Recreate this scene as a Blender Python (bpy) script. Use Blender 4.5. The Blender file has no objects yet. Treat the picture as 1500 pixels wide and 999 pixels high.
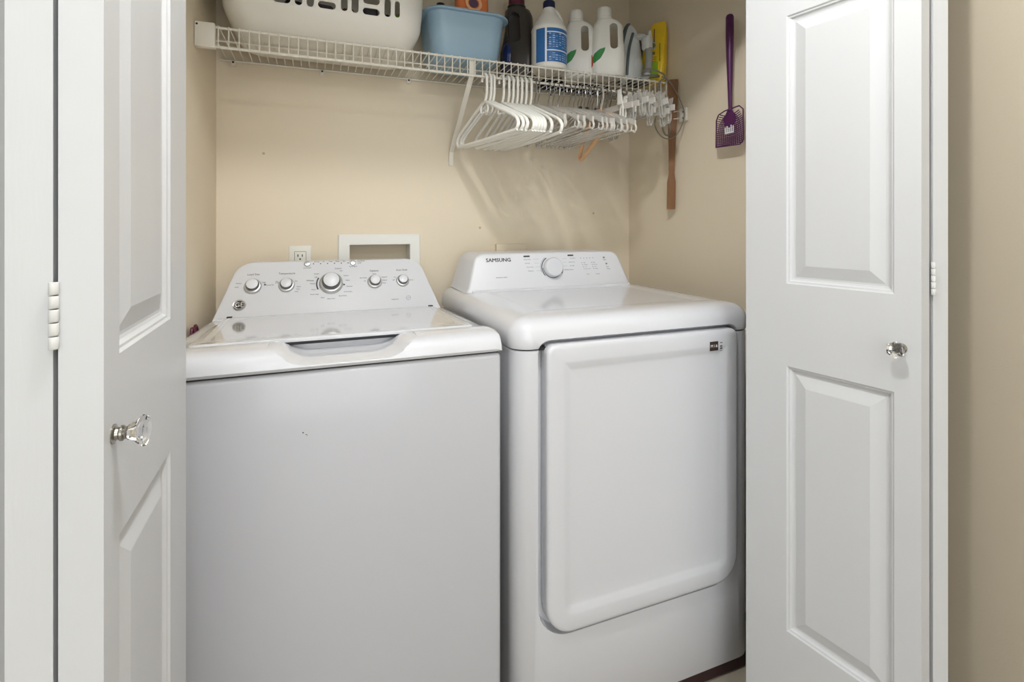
import bpy, bmesh, math, random
from mathutils import Vector, Matrix
random.seed(7)
R = math.radians
scene = bpy.context.scene
col = scene.collection

# ------------------------------------------------------------------ camera, world, lights, exposure
cam = bpy.data.cameras.new('camera')
cam.sensor_width = 36.0
cam.lens = 738.0 / 1500.0 * 36.0
cam.shift_y = -169.5 / 1500.0
cam.clip_start = 0.02
camera = bpy.data.objects.new('camera', cam)
camera.location = (0, 0, 1.25)
camera.rotation_euler = (R(90), 0, R(-21.1))
col.objects.link(camera)
scene.camera = camera

world = bpy.data.worlds.new('world')
scene.world = world
world.use_nodes = True
world.node_tree.nodes['Background'].inputs[0].default_value = (0.9, 0.95, 1, 1)
world.node_tree.nodes['Background'].inputs[1].default_value = 0.3


def lamp(name, kind, loc, energy, color, rot=(0, 0, 0), **kw):
    d = bpy.data.lights.new(name, kind)
    d.energy = energy
    d.color = color
    for k, v in kw.items():
        setattr(d, k, v)
    o = bpy.data.objects.new(name, d)
    o.location = loc
    o.rotation_euler = rot
    col.objects.link(o)
    return o


lamp('hall_ceiling_light', 'POINT', (0.22, 0.40, 2.36), 23, (0.97, 0.98, 1.0), shadow_soft_size=0.045)
lamp('far_ceiling_light', 'POINT', (0.28, -0.80, 2.36), 14, (0.96, 0.98, 1.0), shadow_soft_size=0.07)
lamp('rear_fill_light', 'AREA', (-0.20, -2.60, 1.30), 30, (0.93, 0.97, 1.0), (R(90), 0, 0), shape='RECTANGLE', size=2.6, size_y=2.1)  # broad fill light added behind the camera, no real window there

scene.view_settings.view_transform = 'Standard'
scene.view_settings.look = 'None'
scene.view_settings.gamma = 1.0
scene.view_settings.use_curve_mapping = False
scene.view_settings.exposure = 0.45


# ------------------------------------------------------------------ materials
def lin(c):
    f = lambda v: v / 12.92 if v <= 0.04045 else ((v + 0.055) / 1.055) ** 2.4
    return tuple(f(v / 255.0) for v in c) + (1.0,)


MATS = {}


def mat(name, rgb, rough=0.5, metal=0.0, coat=0.0, trans=0.0, ior=1.45, noise=0.0, nscale=8.0, bump=0.0, bscale=200.0, stretch=None, alpha=1.0, sss=0.0):
    m = bpy.data.materials.new(name)
    m.use_nodes = True
    nt = m.node_tree
    b = nt.nodes['Principled BSDF']
    c = lin(rgb)
    b.inputs['Base Color'].default_value = c
    b.inputs['Roughness'].default_value = rough
    b.inputs['Metallic'].default_value = metal
    b.inputs['IOR'].default_value = ior
    b.inputs['Alpha'].default_value = alpha
    b.inputs['Coat Weight'].default_value = coat
    b.inputs['Coat Roughness'].default_value = 0.06
    b.inputs['Transmission Weight'].default_value = trans
    tc = nt.nodes.new('ShaderNodeTexCoord')
    src = tc.outputs['Object']
    if stretch:
        mp = nt.nodes.new('ShaderNodeMapping')
        mp.inputs['Scale'].default_value = stretch
        nt.links.new(src, mp.inputs['Vector'])
        src = mp.outputs['Vector']
    if noise > 0:
        n = nt.nodes.new('ShaderNodeTexNoise')
        n.inputs['Scale'].default_value = nscale
        n.inputs['Detail'].default_value = 4
        nt.links.new(src, n.inputs['Vector'])
        mx = nt.nodes.new('ShaderNodeMix')
        mx.data_type = 'RGBA'
        mx.inputs[6].default_value = tuple(v * (1 - noise) for v in c[:3]) + (1,)
        mx.inputs[7].default_value = tuple(min(1, v * (1 + noise)) for v in c[:3]) + (1,)
        nt.links.new(n.outputs['Fac'], mx.inputs[0])
        nt.links.new(mx.outputs[2], b.inputs['Base Color'])
    if bump > 0:
        n2 = nt.nodes.new('ShaderNodeTexNoise')
        n2.inputs['Scale'].default_value = bscale
        n2.inputs['Detail'].default_value = 3
        nt.links.new(src, n2.inputs['Vector'])
        bp = nt.nodes.new('ShaderNodeBump')
        bp.inputs['Strength'].default_value = bump
        bp.inputs['Distance'].default_value = 0.002
        nt.links.new(n2.outputs['Fac'], bp.inputs['Height'])
        nt.links.new(bp.outputs['Normal'], b.inputs['Normal'])
    MATS[name] = m
    return m


M_wall = mat('beige_wall_paint', (232, 219, 195), 0.55, noise=0.02, nscale=3, bump=0.12, bscale=180)
# sparse scuffs and nicks in the paint
nt = M_wall.node_tree
b = nt.nodes['Principled BSDF']
lk = b.inputs['Base Color'].links[0].from_socket
vo = nt.nodes.new('ShaderNodeTexVoronoi')
vo.inputs['Scale'].default_value = 6.0
tcn = [n for n in nt.nodes if n.type == 'TEX_COORD'][0]
nt.links.new(tcn.outputs['Object'], vo.inputs['Vector'])
rmp = nt.nodes.new('ShaderNodeMapRange')
rmp.inputs[1].default_value = 0.018
rmp.inputs[2].default_value = 0.035
rmp.inputs[3].default_value = 0.5
rmp.inputs[4].default_value = 0.0
nt.links.new(vo.outputs['Distance'], rmp.inputs[0])
mx = nt.nodes.new('ShaderNodeMix')
mx.data_type = 'RGBA'
mx.inputs[7].default_value = lin((120, 95, 70))
nt.links.new(lk, mx.inputs[6])
nt.links.new(rmp.outputs[0], mx.inputs[0])
nt.links.new(mx.outputs[2], b.inputs['Base Color'])

M_hall = mat('hall_wall_paint', (186, 175, 155), 0.5, noise=0.02, nscale=3, bump=0.12, bscale=240)
M_pale = mat('pale_hall_paint', (214, 214, 212), 0.6, bump=0.1, bscale=200)
M_ceil = mat('ceiling_paint', (240, 240, 237), 0.8, bump=0.15, bscale=120)
M_door = mat('white_door_paint', (208, 209, 210), 0.38, bump=0.05, bscale=40, stretch=(6, 6, 0.6))
M_trim = mat('white_trim_paint', (212, 213, 214), 0.4)
M_washer = mat('white_washer_enamel', (190, 191, 195), 0.24, coat=0.3)
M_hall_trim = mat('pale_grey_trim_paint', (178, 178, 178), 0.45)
M_enamel = mat('white_appliance_enamel', (211, 212, 216), 0.22, coat=0.35)
M_gloss = mat('white_gloss_plastic', (216, 217, 221), 0.14, coat=0.5)
M_lid = mat('white_glossy_lid', (218, 219, 222), 0.08, coat=1.0)
M_panel = mat('white_console_plastic', (218, 219, 222), 0.3)
M_seam = mat('dark_seam', (35, 35, 36), 0.7)
M_chrome = mat('chrome', (225, 225, 225), 0.12, metal=1.0)
M_collar = mat('dark_chrome_collar', (120, 120, 120), 0.08, metal=1.0)
M_satin = mat('satin_silver', (196, 196, 194), 0.3, metal=0.85)
M_ink = mat('dark_print', (60, 60, 62), 0.6)
M_inkg = mat('grey_print', (140, 140, 142), 0.6)
M_black = mat('black_plastic', (24, 23, 23), 0.35)
M_wire = mat('white_coated_wire', (233, 228, 216), 0.4)
M_basket = mat('off_white_basket_plastic', (230, 226, 216), 0.45, bump=0.05, bscale=60)
M_tub = mat('light_blue_plastic', (150, 178, 196), 0.35)
M_detergent = mat('charcoal_bottle_plastic', (58, 54, 50), 0.3, coat=0.2)
M_maroon = mat('maroon_cap_plastic', (92, 30, 52), 0.35)
M_white_bottle = mat('white_bottle_plastic', (236, 233, 224), 0.4)
M_navy = mat('navy_cap_plastic', (28, 36, 68), 0.35)
M_blue_label = mat('blue_label', (52, 108, 170), 0.35, noise=0.12, nscale=120, stretch=(1, 1, 3))
M_lightprint = mat('pale_blue_print', (170, 196, 224), 0.5)
M_whiteprint = mat('white_print', (235, 238, 240), 0.5)
M_green = mat('leaf_green_print', (62, 138, 74), 0.5)
M_red = mat('flower_red_print', (196, 78, 52), 0.5)
M_hanger = mat('white_hanger_plastic', (240, 238, 230), 0.3, coat=0.2)
M_clear = mat('clear_plastic', (246, 242, 234), 0.14, trans=0.5, ior=1.45)
M_clip = mat('clear_clip_plastic', (250, 248, 242), 0.05, trans=0.72, ior=1.48)
M_tan = mat('peach_hanger_plastic', (226, 178, 130), 0.4)
M_hook = mat('steel_hook', (150, 150, 152), 0.2, metal=1.0)
M_glass = mat('clear_cut_glass', (250, 250, 250), 0.02, trans=1.0, ior=1.5)
M_nickel = mat('brushed_nickel', (168, 164, 156), 0.25, metal=1.0)
M_hinge = mat('painted_hinge', (215, 215, 212), 0.4, noise=0.08, nscale=60)
M_wood = mat('brown_wood', (128, 86, 46), 0.5, noise=0.22, nscale=30, stretch=(6, 6, 0.5))
M_purple = mat('purple_plastic', (84, 34, 82), 0.35)
M_yellow = mat('yellow_pouch_film', (238, 200, 40), 0.28, noise=0.1, nscale=20, bump=0.4, bscale=60)
M_lime = mat('lime_print', (150, 190, 50), 0.4)
M_olive = mat('olive_print', (120, 122, 60), 0.4)
M_orange = mat('orange_film', (226, 128, 76), 0.35)
M_iron = mat('pale_grey_iron_plastic', (214, 216, 212), 0.35)
M_teal = mat('slate_grey_plastic', (88, 100, 100), 0.4)
M_grip = mat('grey_rubber_grip', (150, 150, 142), 0.6)
M_cord = mat('grey_cord', (128, 124, 114), 0.55)
M_sole = mat('dark_soleplate', (70, 74, 76), 0.3, metal=0.6)
M_tile = mat('grey_beige_floor_tile', (168, 158, 142), 0.45, noise=0.15, nscale=9, bump=0.1, bscale=40)
M_grout = mat('grey_grout', (120, 114, 104), 0.8)
M_toe = mat('dark_brown_base', (52, 30, 30), 0.5)
M_plate = mat('ivory_outlet_plastic', (238, 236, 226), 0.35)
M_box = mat('white_box_plastic', (240, 240, 234), 0.4)
M_badge = mat('badge_dark', (48, 48, 50), 0.3, metal=0.4)
M_sticker = mat('dark_brown_sticker', (58, 44, 36), 0.5)
M_cloth = {
    'black': mat('black_cloth', (28, 26, 28), 0.9, bump=0.3, bscale=120),
    'wine': mat('wine_red_cloth', (104, 40, 48), 0.9, noise=0.35, nscale=14, stretch=(0.2, 0.2, 6), bump=0.3, bscale=120),
    'taupe': mat('taupe_cloth', (140, 128, 112), 0.9, bump=0.3, bscale=120),
    'green': mat('green_cloth', (128, 168, 52), 0.9, bump=0.3, bscale=120),
    'streak': mat('black_and_white_cloth', (70, 68, 70), 0.9, noise=0.95, nscale=24, stretch=(1, 1, 0.5), bump=0.2),
}


# ------------------------------------------------------------------ object helpers
ORIGIN = {}


def tag(o, label=None, cat=None, group=None, kind=None):
    if label: o['label'] = label
    if cat: o['category'] = cat
    if group: o['group'] = group
    if kind: o['kind'] = kind
    return o


def thing(name, loc, label, cat, group=None, kind=None):
    o = bpy.data.objects.new(name, None)
    o.empty_display_size = 0.05
    o.location = loc
    col.objects.link(o)
    ORIGIN[o.name] = Vector(loc)
    return tag(o, label, cat, group, kind)


def smooth_mesh(me, ang=38):
    for p in me.polygons:
        p.use_smooth = True
    try:
        me.set_sharp_from_angle(angle=R(ang))
    except Exception:
        pass


def part(name, bm, m, parent=None, smooth=True, ang=38, loc=None):
    """links ONE mesh object; bmesh is in the parent's thing's world coordinates at build time"""
    org = Vector((0, 0, 0))
    if parent is not None:
        org = ORIGIN[parent.name]
    elif loc is not None:
        org = Vector(loc)
    if org.length > 0:
        bmesh.ops.translate(bm, verts=bm.verts, vec=-org)
    bmesh.ops.recalc_face_normals(bm, faces=bm.faces)
    me = bpy.data.meshes.new(name)
    bm.to_mesh(me)
    bm.free()
    if smooth:
        smooth_mesh(me, ang)
    me.materials.append(m)
    o = bpy.data.objects.new(name, me)
    col.objects.link(o)
    if parent is not None:
        o.parent = parent
    else:
        o.location = org
    ORIGIN[o.name] = org
    return o


def struct(name, bm, m, label, cat, smooth=False):
    o = part(name, bm, m, None, smooth)
    return tag(o, label, cat, kind='structure')


def dup(root, loc, rot=None, label=None):
    c = root.copy()
    col.objects.link(c)
    c.location = loc
    if rot is not None: c.rotation_euler = rot
    if label: c['label'] = label
    for ch in list(root.children):
        d = ch.copy()
        col.objects.link(d)
        d.parent = c
        for g in list(ch.children):
            e = g.copy()
            col.objects.link(e)
            e.parent = d
    return c


def copy_part(src, parent, loc):
    d = src.copy()
    col.objects.link(d)
    d.parent = parent
    d.location = loc
    return d


def NB():
    return bmesh.new()


def box(bm, c, s, bev=0.0, seg=2, rot=None):
    m = Matrix.Translation(c)
    if rot is not None: m = m @ rot
    m = m @ Matrix.Diagonal((s[0], s[1], s[2], 1))
    r = bmesh.ops.create_cube(bm, size=1.0, matrix=m)
    if bev > 0:
        es = list({e for v in r['verts'] for e in v.link_edges})
        bmesh.ops.bevel(bm, geom=es, offset=bev, segments=seg, profile=0.5, affect='EDGES')
    return bm


def bx(x0, x1, y0, y1, z0, z1, bev=0.0, seg=2, bm=None):
    bm = bm or NB()
    return box(bm, ((x0 + x1) / 2, (y0 + y1) / 2, (z0 + z1) / 2), (x1 - x0, y1 - y0, z1 - z0), bev, seg)


def tube(bm, pts, r, seg=8, closed=False):
    pts = [Vector(p) for p in pts]
    n = len(pts)
    rad = r if isinstance(r, (list, tuple)) else [r] * n
    rings = []
    ref = None
    for i, p in enumerate(pts):
        if closed:
            t = pts[(i + 1) % n] - pts[i - 1]
        else:
            t = pts[min(i + 1, n - 1)] - pts[max(i - 1, 0)]
        t.normalize()
        if ref is None:
            ref = t.orthogonal().normalized()
        ref = ref - t * ref.dot(t)
        if ref.length < 1e-6: ref = t.orthogonal()
        ref.normalize()
        bn = t.cross(ref)
        rings.append([bm.verts.new(p + (ref * math.cos(2 * math.pi * k / seg) + bn * math.sin(2 * math.pi * k / seg)) * rad[i]) for k in range(seg)])
    for i in range(n if closed else n - 1):
        a, b2 = rings[i], rings[(i + 1) % n]
        for k in range(seg):
            bm.faces.new((a[k], a[(k + 1) % seg], b2[(k + 1) % seg], b2[k]))
    if not closed:
        bm.faces.new(rings[0])
        bm.faces.new(rings[-1])
    return bm


def spline(pts, n=6, closed=False):
    P = [Vector(p) for p in pts]
    out = []
    N = len(P)
    for i in range(N if closed else N - 1):
        if closed:
            p0, p1, p2, p3 = P[i - 1], P[i], P[(i + 1) % N], P[(i + 2) % N]
        else:
            p0, p1, p2, p3 = P[max(i - 1, 0)], P[i], P[i + 1], P[min(i + 2, N - 1)]
        for k in range(n):
            t = k / n
            out.append(0.5 * ((2 * p1) + (p2 - p0) * t + (2 * p0 - 5 * p1 + 4 * p2 - p3) * t * t + (3 * p1 - p0 - 3 * p2 + p3) * t ** 3))
    if not closed: out.append(P[-1])
    return out


def loft(bm, rings, cap0=True, cap1=True, wrap=False):
    vs = [[bm.verts.new(Vector(p)) for p in r] for r in rings]
    n = len(vs[0])
    m = len(vs)
    for i in range(m if wrap else m - 1):
        a, b2 = vs[i], vs[(i + 1) % m]
        for k in range(n):
            bm.faces.new((a[k], a[(k + 1) % n], b2[(k + 1) % n], b2[k]))
    if not wrap:
        if cap0: bm.faces.new(vs[0])
        if cap1: bm.faces.new(vs[-1])
    return bm


def rrect(hw, hd, r, n=5, cx=0.0, cy=0.0):
    rs = r if isinstance(r, (list, tuple)) else [r] * 4
    out = []
    for q, (sx, sy) in enumerate(((1, 1), (-1, 1), (-1, -1), (1, -1))):
        rr = rs[q]
        for k in range(n + 1):
            a = math.pi / 2 * (q + k / n)
            out.append((cx + sx * (hw - rr) + rr * math.cos(a), cy + sy * (hd - rr) + rr * math.sin(a)))
    return out


def lathe(bm, prof, seg=24, M=None):
    rings = []
    for r, z in prof:
        rings.append([Vector((r * math.cos(2 * math.pi * k / seg), r * math.sin(2 * math.pi * k / seg), z)) for k in range(seg)])
    if M is not None: rings = [[M @ p for p in rg] for rg in rings]
    return loft(bm, rings)


def boolean(o, cutter_bm, op='DIFFERENCE'):
    bmesh.ops.recalc_face_normals(cutter_bm, faces=cutter_bm.faces)
    me = bpy.data.meshes.new('cut')
    cutter_bm.to_mesh(me)
    cutter_bm.free()
    c = bpy.data.objects.new('cut', me)
    col.objects.link(c)
    c.matrix_world = Matrix.Translation(o.location + (o.parent.location if o.parent else Vector()))
    # the cutter is given in the same world coordinates as the part was
    org = ORIGIN[o.name]
    for v in me.vertices: v.co -= org
    md = o.modifiers.new('b', 'BOOLEAN')
    md.operation = op
    md.object = c
    md.solver = 'EXACT'
    bpy.context.view_layer.update()
    dg = bpy.context.evaluated_depsgraph_get()
    new = bpy.data.meshes.new_from_object(o.evaluated_get(dg))
    o.modifiers.clear()
    mats = list(o.data.materials)
    o.data = new
    if not new.materials:
        for m in mats: new.materials.append(m)
    smooth_mesh(new)
    bpy.data.objects.remove(c)


def frame(o, right, up):
    right = Vector(right).normalized()
    up = Vector(up).normalized()
    n = right.cross(up).normalized()
    m = Matrix((right, up, n)).transposed().to_4x4()
    return Matrix.Translation(o) @ m


def text_bm(items):
    """items: (string, size, matrix, align) -> bmesh of thin lettering"""
    bm = NB()
    for s, size, M, al in items:
        cu = bpy.data.curves.new('t', 'FONT')
        cu.body = s
        cu.size = size
        cu.align_x = al
        cu.align_y = 'CENTER'
        cu.extrude = 0.00015

        cu.resolution_u = 2
        o = bpy.data.objects.new('t', cu)
        col.objects.link(o)
        bpy.context.view_layer.update()
        me = bpy.data.meshes.new_from_object(o.evaluated_get(bpy.context.evaluated_depsgraph_get()))
        me.transform(M)
        bm.from_mesh(me)
        bpy.data.objects.remove(o)
        bpy.data.meshes.remove(me)
        bpy.data.curves.remove(cu)
    return bm


def rect_on(bm, M, x, y, w, h, t=0.0004):
    vs = []
    for z in (0, t):
        for sx, sy in ((-1, -1), (1, -1), (1, 1), (-1, 1)):
            vs.append(bm.verts.new(M @ Vector((x + sx * w / 2, y + sy * h / 2, z))))
    for f in ((0, 3, 2, 1), (4, 5, 6, 7), (0, 1, 5, 4), (1, 2, 6, 5), (2, 3, 7, 6), (3, 0, 4, 7)):
        bm.faces.new([vs[i] for i in f])
    return bm


def arc_on(bm, M, cx, cy, r0, r1, a0, a1, t=0.0005, n=24):
    rings = []
    for k in range(n + 1):
        a = R(a0 + (a1 - a0) * k / n)
        c, s = math.cos(a), math.sin(a)
        rings.append([M @ Vector((cx + r0 * c, cy + r0 * s, 0)), M @ Vector((cx + r1 * c, cy + r1 * s, 0)),
                      M @ Vector((cx + r1 * c, cy + r1 * s, t)), M @ Vector((cx + r0 * c, cy + r0 * s, t))])
    return loft(bm, rings)


def prismY(bm, outline, y0, y1):
    """outline in (x,z), extruded along y"""
    return loft(bm, [[(x, y0, z) for x, z in outline], [(x, y1, z) for x, z in outline]])


# ------------------------------------------------------------------ the setting
XL, XR, YB = -0.312, 1.29, 1.90           # closet inner faces
YF0, YF1 = 0.93, 1.045                    # front wall of the closet
OX0, OX1, OZ = -0.285, 1.215, 2.036       # opening
HX0, HX1, HY0, CZ = -1.7, 1.272, -2.7, 2.44


def join_boxes(lst):
    bm = NB()
    for a in lst: bx(*a, bm=bm)
    return bm


struct('wall_back', join_boxes([(XL - .1, 0.1, YB, YB + .02, 0, CZ)] and [
    (XL - .1, 0.105, YB, YB + .12, 0, CZ), (0.325, XR + .1, YB, YB + .12, 0, CZ),
    (0.105, 0.325, YB, YB + .12, 1.185, CZ), (0.105, 0.325, YB, YB + .12, 0, 1.02), (0.105, 0.325, YB + .09, YB + .12, 1.02, 1.185)]),
    M_wall, 'beige painted back wall of the laundry closet', 'wall')
struct('wall_left', bx(XL - .1, XL, YF1, YB, 0, CZ), M_wall, 'beige painted left side wall inside the closet', 'wall')
struct('wall_right', bx(XR, XR + .1, YF1, YB, 0, CZ), M_wall, 'beige painted right side wall inside the closet', 'wall')
struct('wall_front', join_boxes([(HX0, OX0 - .015, YF0, YF1, 0, CZ), (OX1 + .015, HX1, YF0, YF1, 0, CZ), (OX0 - .015, OX1 + .015, YF0, YF1, OZ + .015, CZ)]),
       M_hall, 'tan hall wall around the closet opening', 'wall')
struct('wall_hall_left', bx(HX0 - .1, HX0, HY0, YF1, 0, CZ), M_pale, 'pale grey left wall of the hall behind the camera', 'wall')
struct('wall_hall_right', bx(HX1, HX1 + .1, HY0, YF0, 0, CZ), M_hall, 'tan right wall of the hall', 'wall')
struct('wall_hall_rear', bx(HX0, HX1, HY0 - .1, HY0, 0, CZ), M_pale, 'pale grey rear wall of the hall behind the camera', 'wall')
struct('ceiling', bx(HX0 - .1, HX1 + .1, HY0 - .1, YB + .12, CZ, CZ + .1), M_ceil, 'white ceiling over hall and closet', 'ceiling')
floor = struct('floor', bx(HX0 - .1, HX1 + .1, HY0 - .1, YB + .12, -0.10, -0.004), M_grout, 'grey tiled floor with recessed grout', 'floor')
tile_bm = bx(-.1625, .1625, -.1625, .1625, -.012, 0, .002, 1)
tile0 = part('floor_tile', tile_bm, M_tile, None, False)
tile0.parent = floor
first = True
for i in range(14):
    for j in range(14):
        p = (HX0 + .17 + i * .329, -2.53 + j * .329, random.uniform(-.0006, 0))
        if p[0] > HX1 - .1 or p[1] > YB - .1: continue
        if first:
            tile0.location = p
            first = False
        else:
            copy_part(tile0, floor, p)

# jamb lining and casings of the opening
bm = join_boxes([(OX0 - .015, OX0, YF0, YF1, 0, OZ), (OX1, OX1 + .015, YF0, YF1, 0, OZ), (OX0 - .015, OX1 + .015, YF0, YF1, OZ, OZ + .015)])
struct('trim_1', bm, M_trim, 'white jamb lining of the closet opening', 'door jamb')
struct('trim_2', bx(OX0 - .25, OX0 - .01, YF0 - .018, YF0, 0, OZ + .07, .004), M_hall_trim, 'pale grey casing on the left of the closet opening', 'door casing')
struct('trim_3', bx(OX1 + .01, HX1, YF0 - .018, YF0, 0, OZ + .07, .004), M_trim, 'white casing on the right of the closet opening', 'door casing')
struct('trim_4', bx(OX0 - .01, OX1 + .01, YF0 - .018, YF0, OZ + .01, OZ + .07, .004), M_trim, 'white casing over the closet opening', 'door casing')
struct('baseboard_right', bx(HX1 - .014, HX1, HY0, YF0 - .018, 0, .085, .003), M_trim, 'white baseboard along the hall wall right of the closet', 'baseboard')

# ------------------------------------------------------------------ bifold doors
LW, LT, LZ0, LZ1 = 0.36, 0.035, 0.02, 2.015
PANELS = [(0.31, 0.924), (1.115, 1.735), (1.83, 1.94)]


def leaf_bm():
    """visible face on local x=0 looking to +x, width along +y, thickness to -x"""
    bm = NB()
    s0, s1 = 0.044, 0.316 - 0.058

    def quad(a, b2, c, d):
        bm.faces.new([bm.verts.new(p) for p in (a, b2, c, d)])

    def fr(y0, y1, z0, z1):
        quad((0, y0, z0), (0, y1, z0), (0, y1, z1), (0, y0, z1))
    fr(0, s0, LZ0, LZ1)
    fr(s1, LW, LZ0, LZ1)
    zs = [LZ0] + [z for p in PANELS for z in p] + [LZ1]
    for i in range(0, len(zs), 2): fr(s0, s1, zs[i], zs[i + 1])
    fl = LW
    for z0, z1 in PANELS:
        prof = [(0, 0), (.003, -.003), (.006, -.0035), (.009, -.008), (.013, -.0095), (.017, -.0095), (.041, -.002), (.043, -.0015)]
        rings = []
        for ins, dx in prof:
            ins2 = min(ins, (z1 - z0) / 2 - .002)
            rings.append([(dx, s0 + ins, z0 + ins2), (dx, s1 - ins, z0 + ins2), (dx, s1 - ins, z1 - ins2), (dx, s0 + ins, z1 - ins2)])
        loft(bm, rings, cap0=False, cap1=True)
    t = -LT
    quad((t, 0, LZ0), (t, LW, LZ0), (t, LW, LZ1), (t, 0, LZ1))
    quad((0, 0, LZ0), (t, 0, LZ0), (t, 0, LZ1), (0, 0, LZ1))
    quad((0, LW, LZ0), (t, LW, LZ0), (t, LW, LZ1), (0, LW, LZ1))
    quad((0, 0, LZ0), (0, LW, LZ0), (t, LW, LZ0), (t, 0, LZ0))
    quad((0, 0, LZ1), (0, LW, LZ1), (t, LW, LZ1), (t, 0, LZ1))
    bmesh.ops.remove_doubles(bm, verts=bm.verts, dist=1e-5)
    return bm


def mirror_x(bm):
    for v in bm.verts: v.co.x = -v.co.x
    return bm


def knob_bms():
    """axis along +x, mounted at origin"""
    M = Matrix.Rotation(R(90), 4, 'Y')
    m = lathe(NB(), [(.010, 0), (.010, .001), (.0066, .0025), (.0060, .005), (.0078, .0065), (.0078, .0085), (.0060, .010), (.0064, .012), (.0078, .0130)], 20, M)
    g = NB()
    prof = [(.0068, .0130), (.009, .016), (.0135, .0215), (.0168, .0255), (.0160, .0285), (.010, .0305)]
    lathe(g, prof, 6, M @ Matrix.Rotation(R(0), 4, 'Z'))
    return m, g


def hinge_knuckles(door, x, y, zc, n=5, h=.064, r=.0040):
    for k in range(n):
        z0 = zc - h / 2 + k * h / n
        bm = lathe(NB(), [(r * .93, .0006), (r, .001), (r, h / n - .0010), (r * .93, h / n - .0006)], 12, Matrix.Translation((x, y, z0)))
        part('hinge_knuckle', bm, M_hinge, door)


def place(o, loc, rz):
    o.location = loc
    o.rotation_euler = (0, 0, rz)


# left bifold pair: inner leaf B (face to +x), outer leaf A (face to -x)
dl = thing('door_1', (OX0, YF1 - .06, 0), 'white panelled bifold door folded open at the left, glass knob low on its right face', 'door', kind='structure')
o = part('door_leaf', leaf_bm(), M_door, None, False)
o.parent = dl
place(o, Vector((-.194, .600, 0)) - ORIGIN[dl.name], R(1.06))
lf = o
o = part('door_leaf', mirror_x(leaf_bm()), M_door, None, False)
o.parent = dl
place(o, Vector((-.2685, .600, 0)) - ORIGIN[dl.name], R(1.6))
m, g = knob_bms()
for b_, nm, mm in ((m, 'knob_stem', M_nickel), (g, 'knob', M_glass)):
    bmesh.ops.translate(b_, verts=b_.verts, vec=(-.1944, .626, 1.037))
    tag(part(nm, b_, mm, dl, smooth=(nm == 'knob_stem')), 'clear cut glass knob' if nm == 'knob' else 'nickel knob stem')
for zc in (0.30, 1.165, 1.85): hinge_knuckles(dl, -.2313, .5965, zc)

# right bifold pair
dr = thing('door_2', (OX1, YF1 - .06, 0), 'white panelled bifold door folded open at the right with glass knob beside its fold', 'door', kind='structure')
aC = math.atan2(.064, .354)
oc = part('door_leaf', mirror_x(leaf_bm()), M_door, None, False)
oc.parent = dr
place(oc, Vector((1.06, .607, 0)) - ORIGIN[dr.name], aC)
od = part('door_leaf', leaf_bm(), M_door, None, False)
od.parent = dr
place(od, Vector((1.1385, .606, 0)) - ORIGIN[dr.name], -aC)
m, g = knob_bms()
MK = Matrix.Translation((1.06 - .064 * .032 / .36, .607 + .354 * .032 / .36, 1.012)) @ Matrix.Rotation(aC + math.pi, 4, 'Z')
for b_, nm, mm in ((m, 'knob_stem', M_nickel), (g, 'knob', M_glass)):
    b_.transform(MK)
    tag(part(nm, b_, mm, dr, smooth=(nm == 'knob_stem')), 'clear cut glass knob' if nm == 'knob' else 'nickel knob stem')
for zc in (0.30, 1.148, 1.85): hinge_knuckles(dr, 1.0992, .609, zc)

# ------------------------------------------------------------------ washer
WX0, WX1, WY0, WY1 = -0.29, 0.395, 1.09, 1.80
WC = (WX0 + WX1) / 2
w = thing('washing_machine', (WC, 1.45, 0), 'white top-loading washing machine with five console knobs, left of the dryer', 'washing machine')
part('cabinet', bx(WX0, WX1, WY0, WY1, .03, .958, .012, 4), M_washer, w)
bm = NB()
for sx in (WX0 + .05, WX1 - .05):
    for sy in (WY0 + .05, WY1 - .05):
        pass
for sx in (WX0 + .05, WX1 - .05):
    for sy in (WY0 + .05, WY1 - .05):
        part('foot', lathe(NB(), [(.018, 0), (.02, .004), (.012, .012), (.012, .032)], 16, Matrix.Translation((sx, sy, 0))), M_black, w)
part('seam_gasket', bx(WX0 + .006, WX1 - .006, WY0 + .006, WY1 - .006, .957, .9615), M_seam, w, False)


def wash_top():
    prof = [(1.088, .9615), (1.0835, .968), (1.085, .982), (1.092, .994), (1.105, 1.002), (1.135, 1.0065), (1.17, 1.005), (1.20, 1.000), (1.215, .996),
            (1.30, .993), (1.64, .977), (1.798, .972), (1.798, .9615)]
    rings = []
    for x, ins in ((WX0 - .002, .012), (WX0 + .001, .005), (WX0 + .008, .0015), (WX0 + .02, 0), (WC - .14, 0), (WC, 0), (WC + .14, 0), (WX1 - .02, 0), (WX1 - .008, .0015), (WX1 - .001, .005), (WX1 + .002, .012)):
        rings.append([(x, y + (ins * .6 if y < 1.1 else 0), max(.9615, z - ins)) for y, z in prof])
    return loft(NB(), rings)


wt = part('top_deck', wash_top(), M_gloss, w, ang=50)
# smile-shaped finger scoop through the front lip
sm = []
for k in range(17):
    a = math.pi * k / 16
    sm.append((.056 + .118 * math.cos(a) * (1 if abs(math.cos(a)) < .8 else 1), .9995 - .024 * min(1.0, 1.35 * math.sin(a)) ** 1.0))
outl = [(.056 + .15, 1.03), (.056 + .15, 1.004), (.056 + .132, 1.0015)] + sm[1:-1] + [(.056 - .132, 1.0015), (.056 - .15, 1.004), (.056 - .15, 1.03)]
rings = []
for y, dz, k in ((1.05, -.010, 1.12), (1.09, -.004, 1.04), (1.115, .0, 1.0), (1.205, .0, .98)):
    rings.append([(.056 + (x - .056) * k, y, z + (dz if z < 1.003 else 0)) for x, z in outl])
boolean(wt, loft(NB(), rings))
smooth_mesh(wt.data, 30)
# lid
bm = NB()
LX0, LX1 = -.247, .357
lid = []
base = [(LX0, 1.186), (LX1, 1.186), (LX1, 1.635), (LX0, 1.635)]


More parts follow.
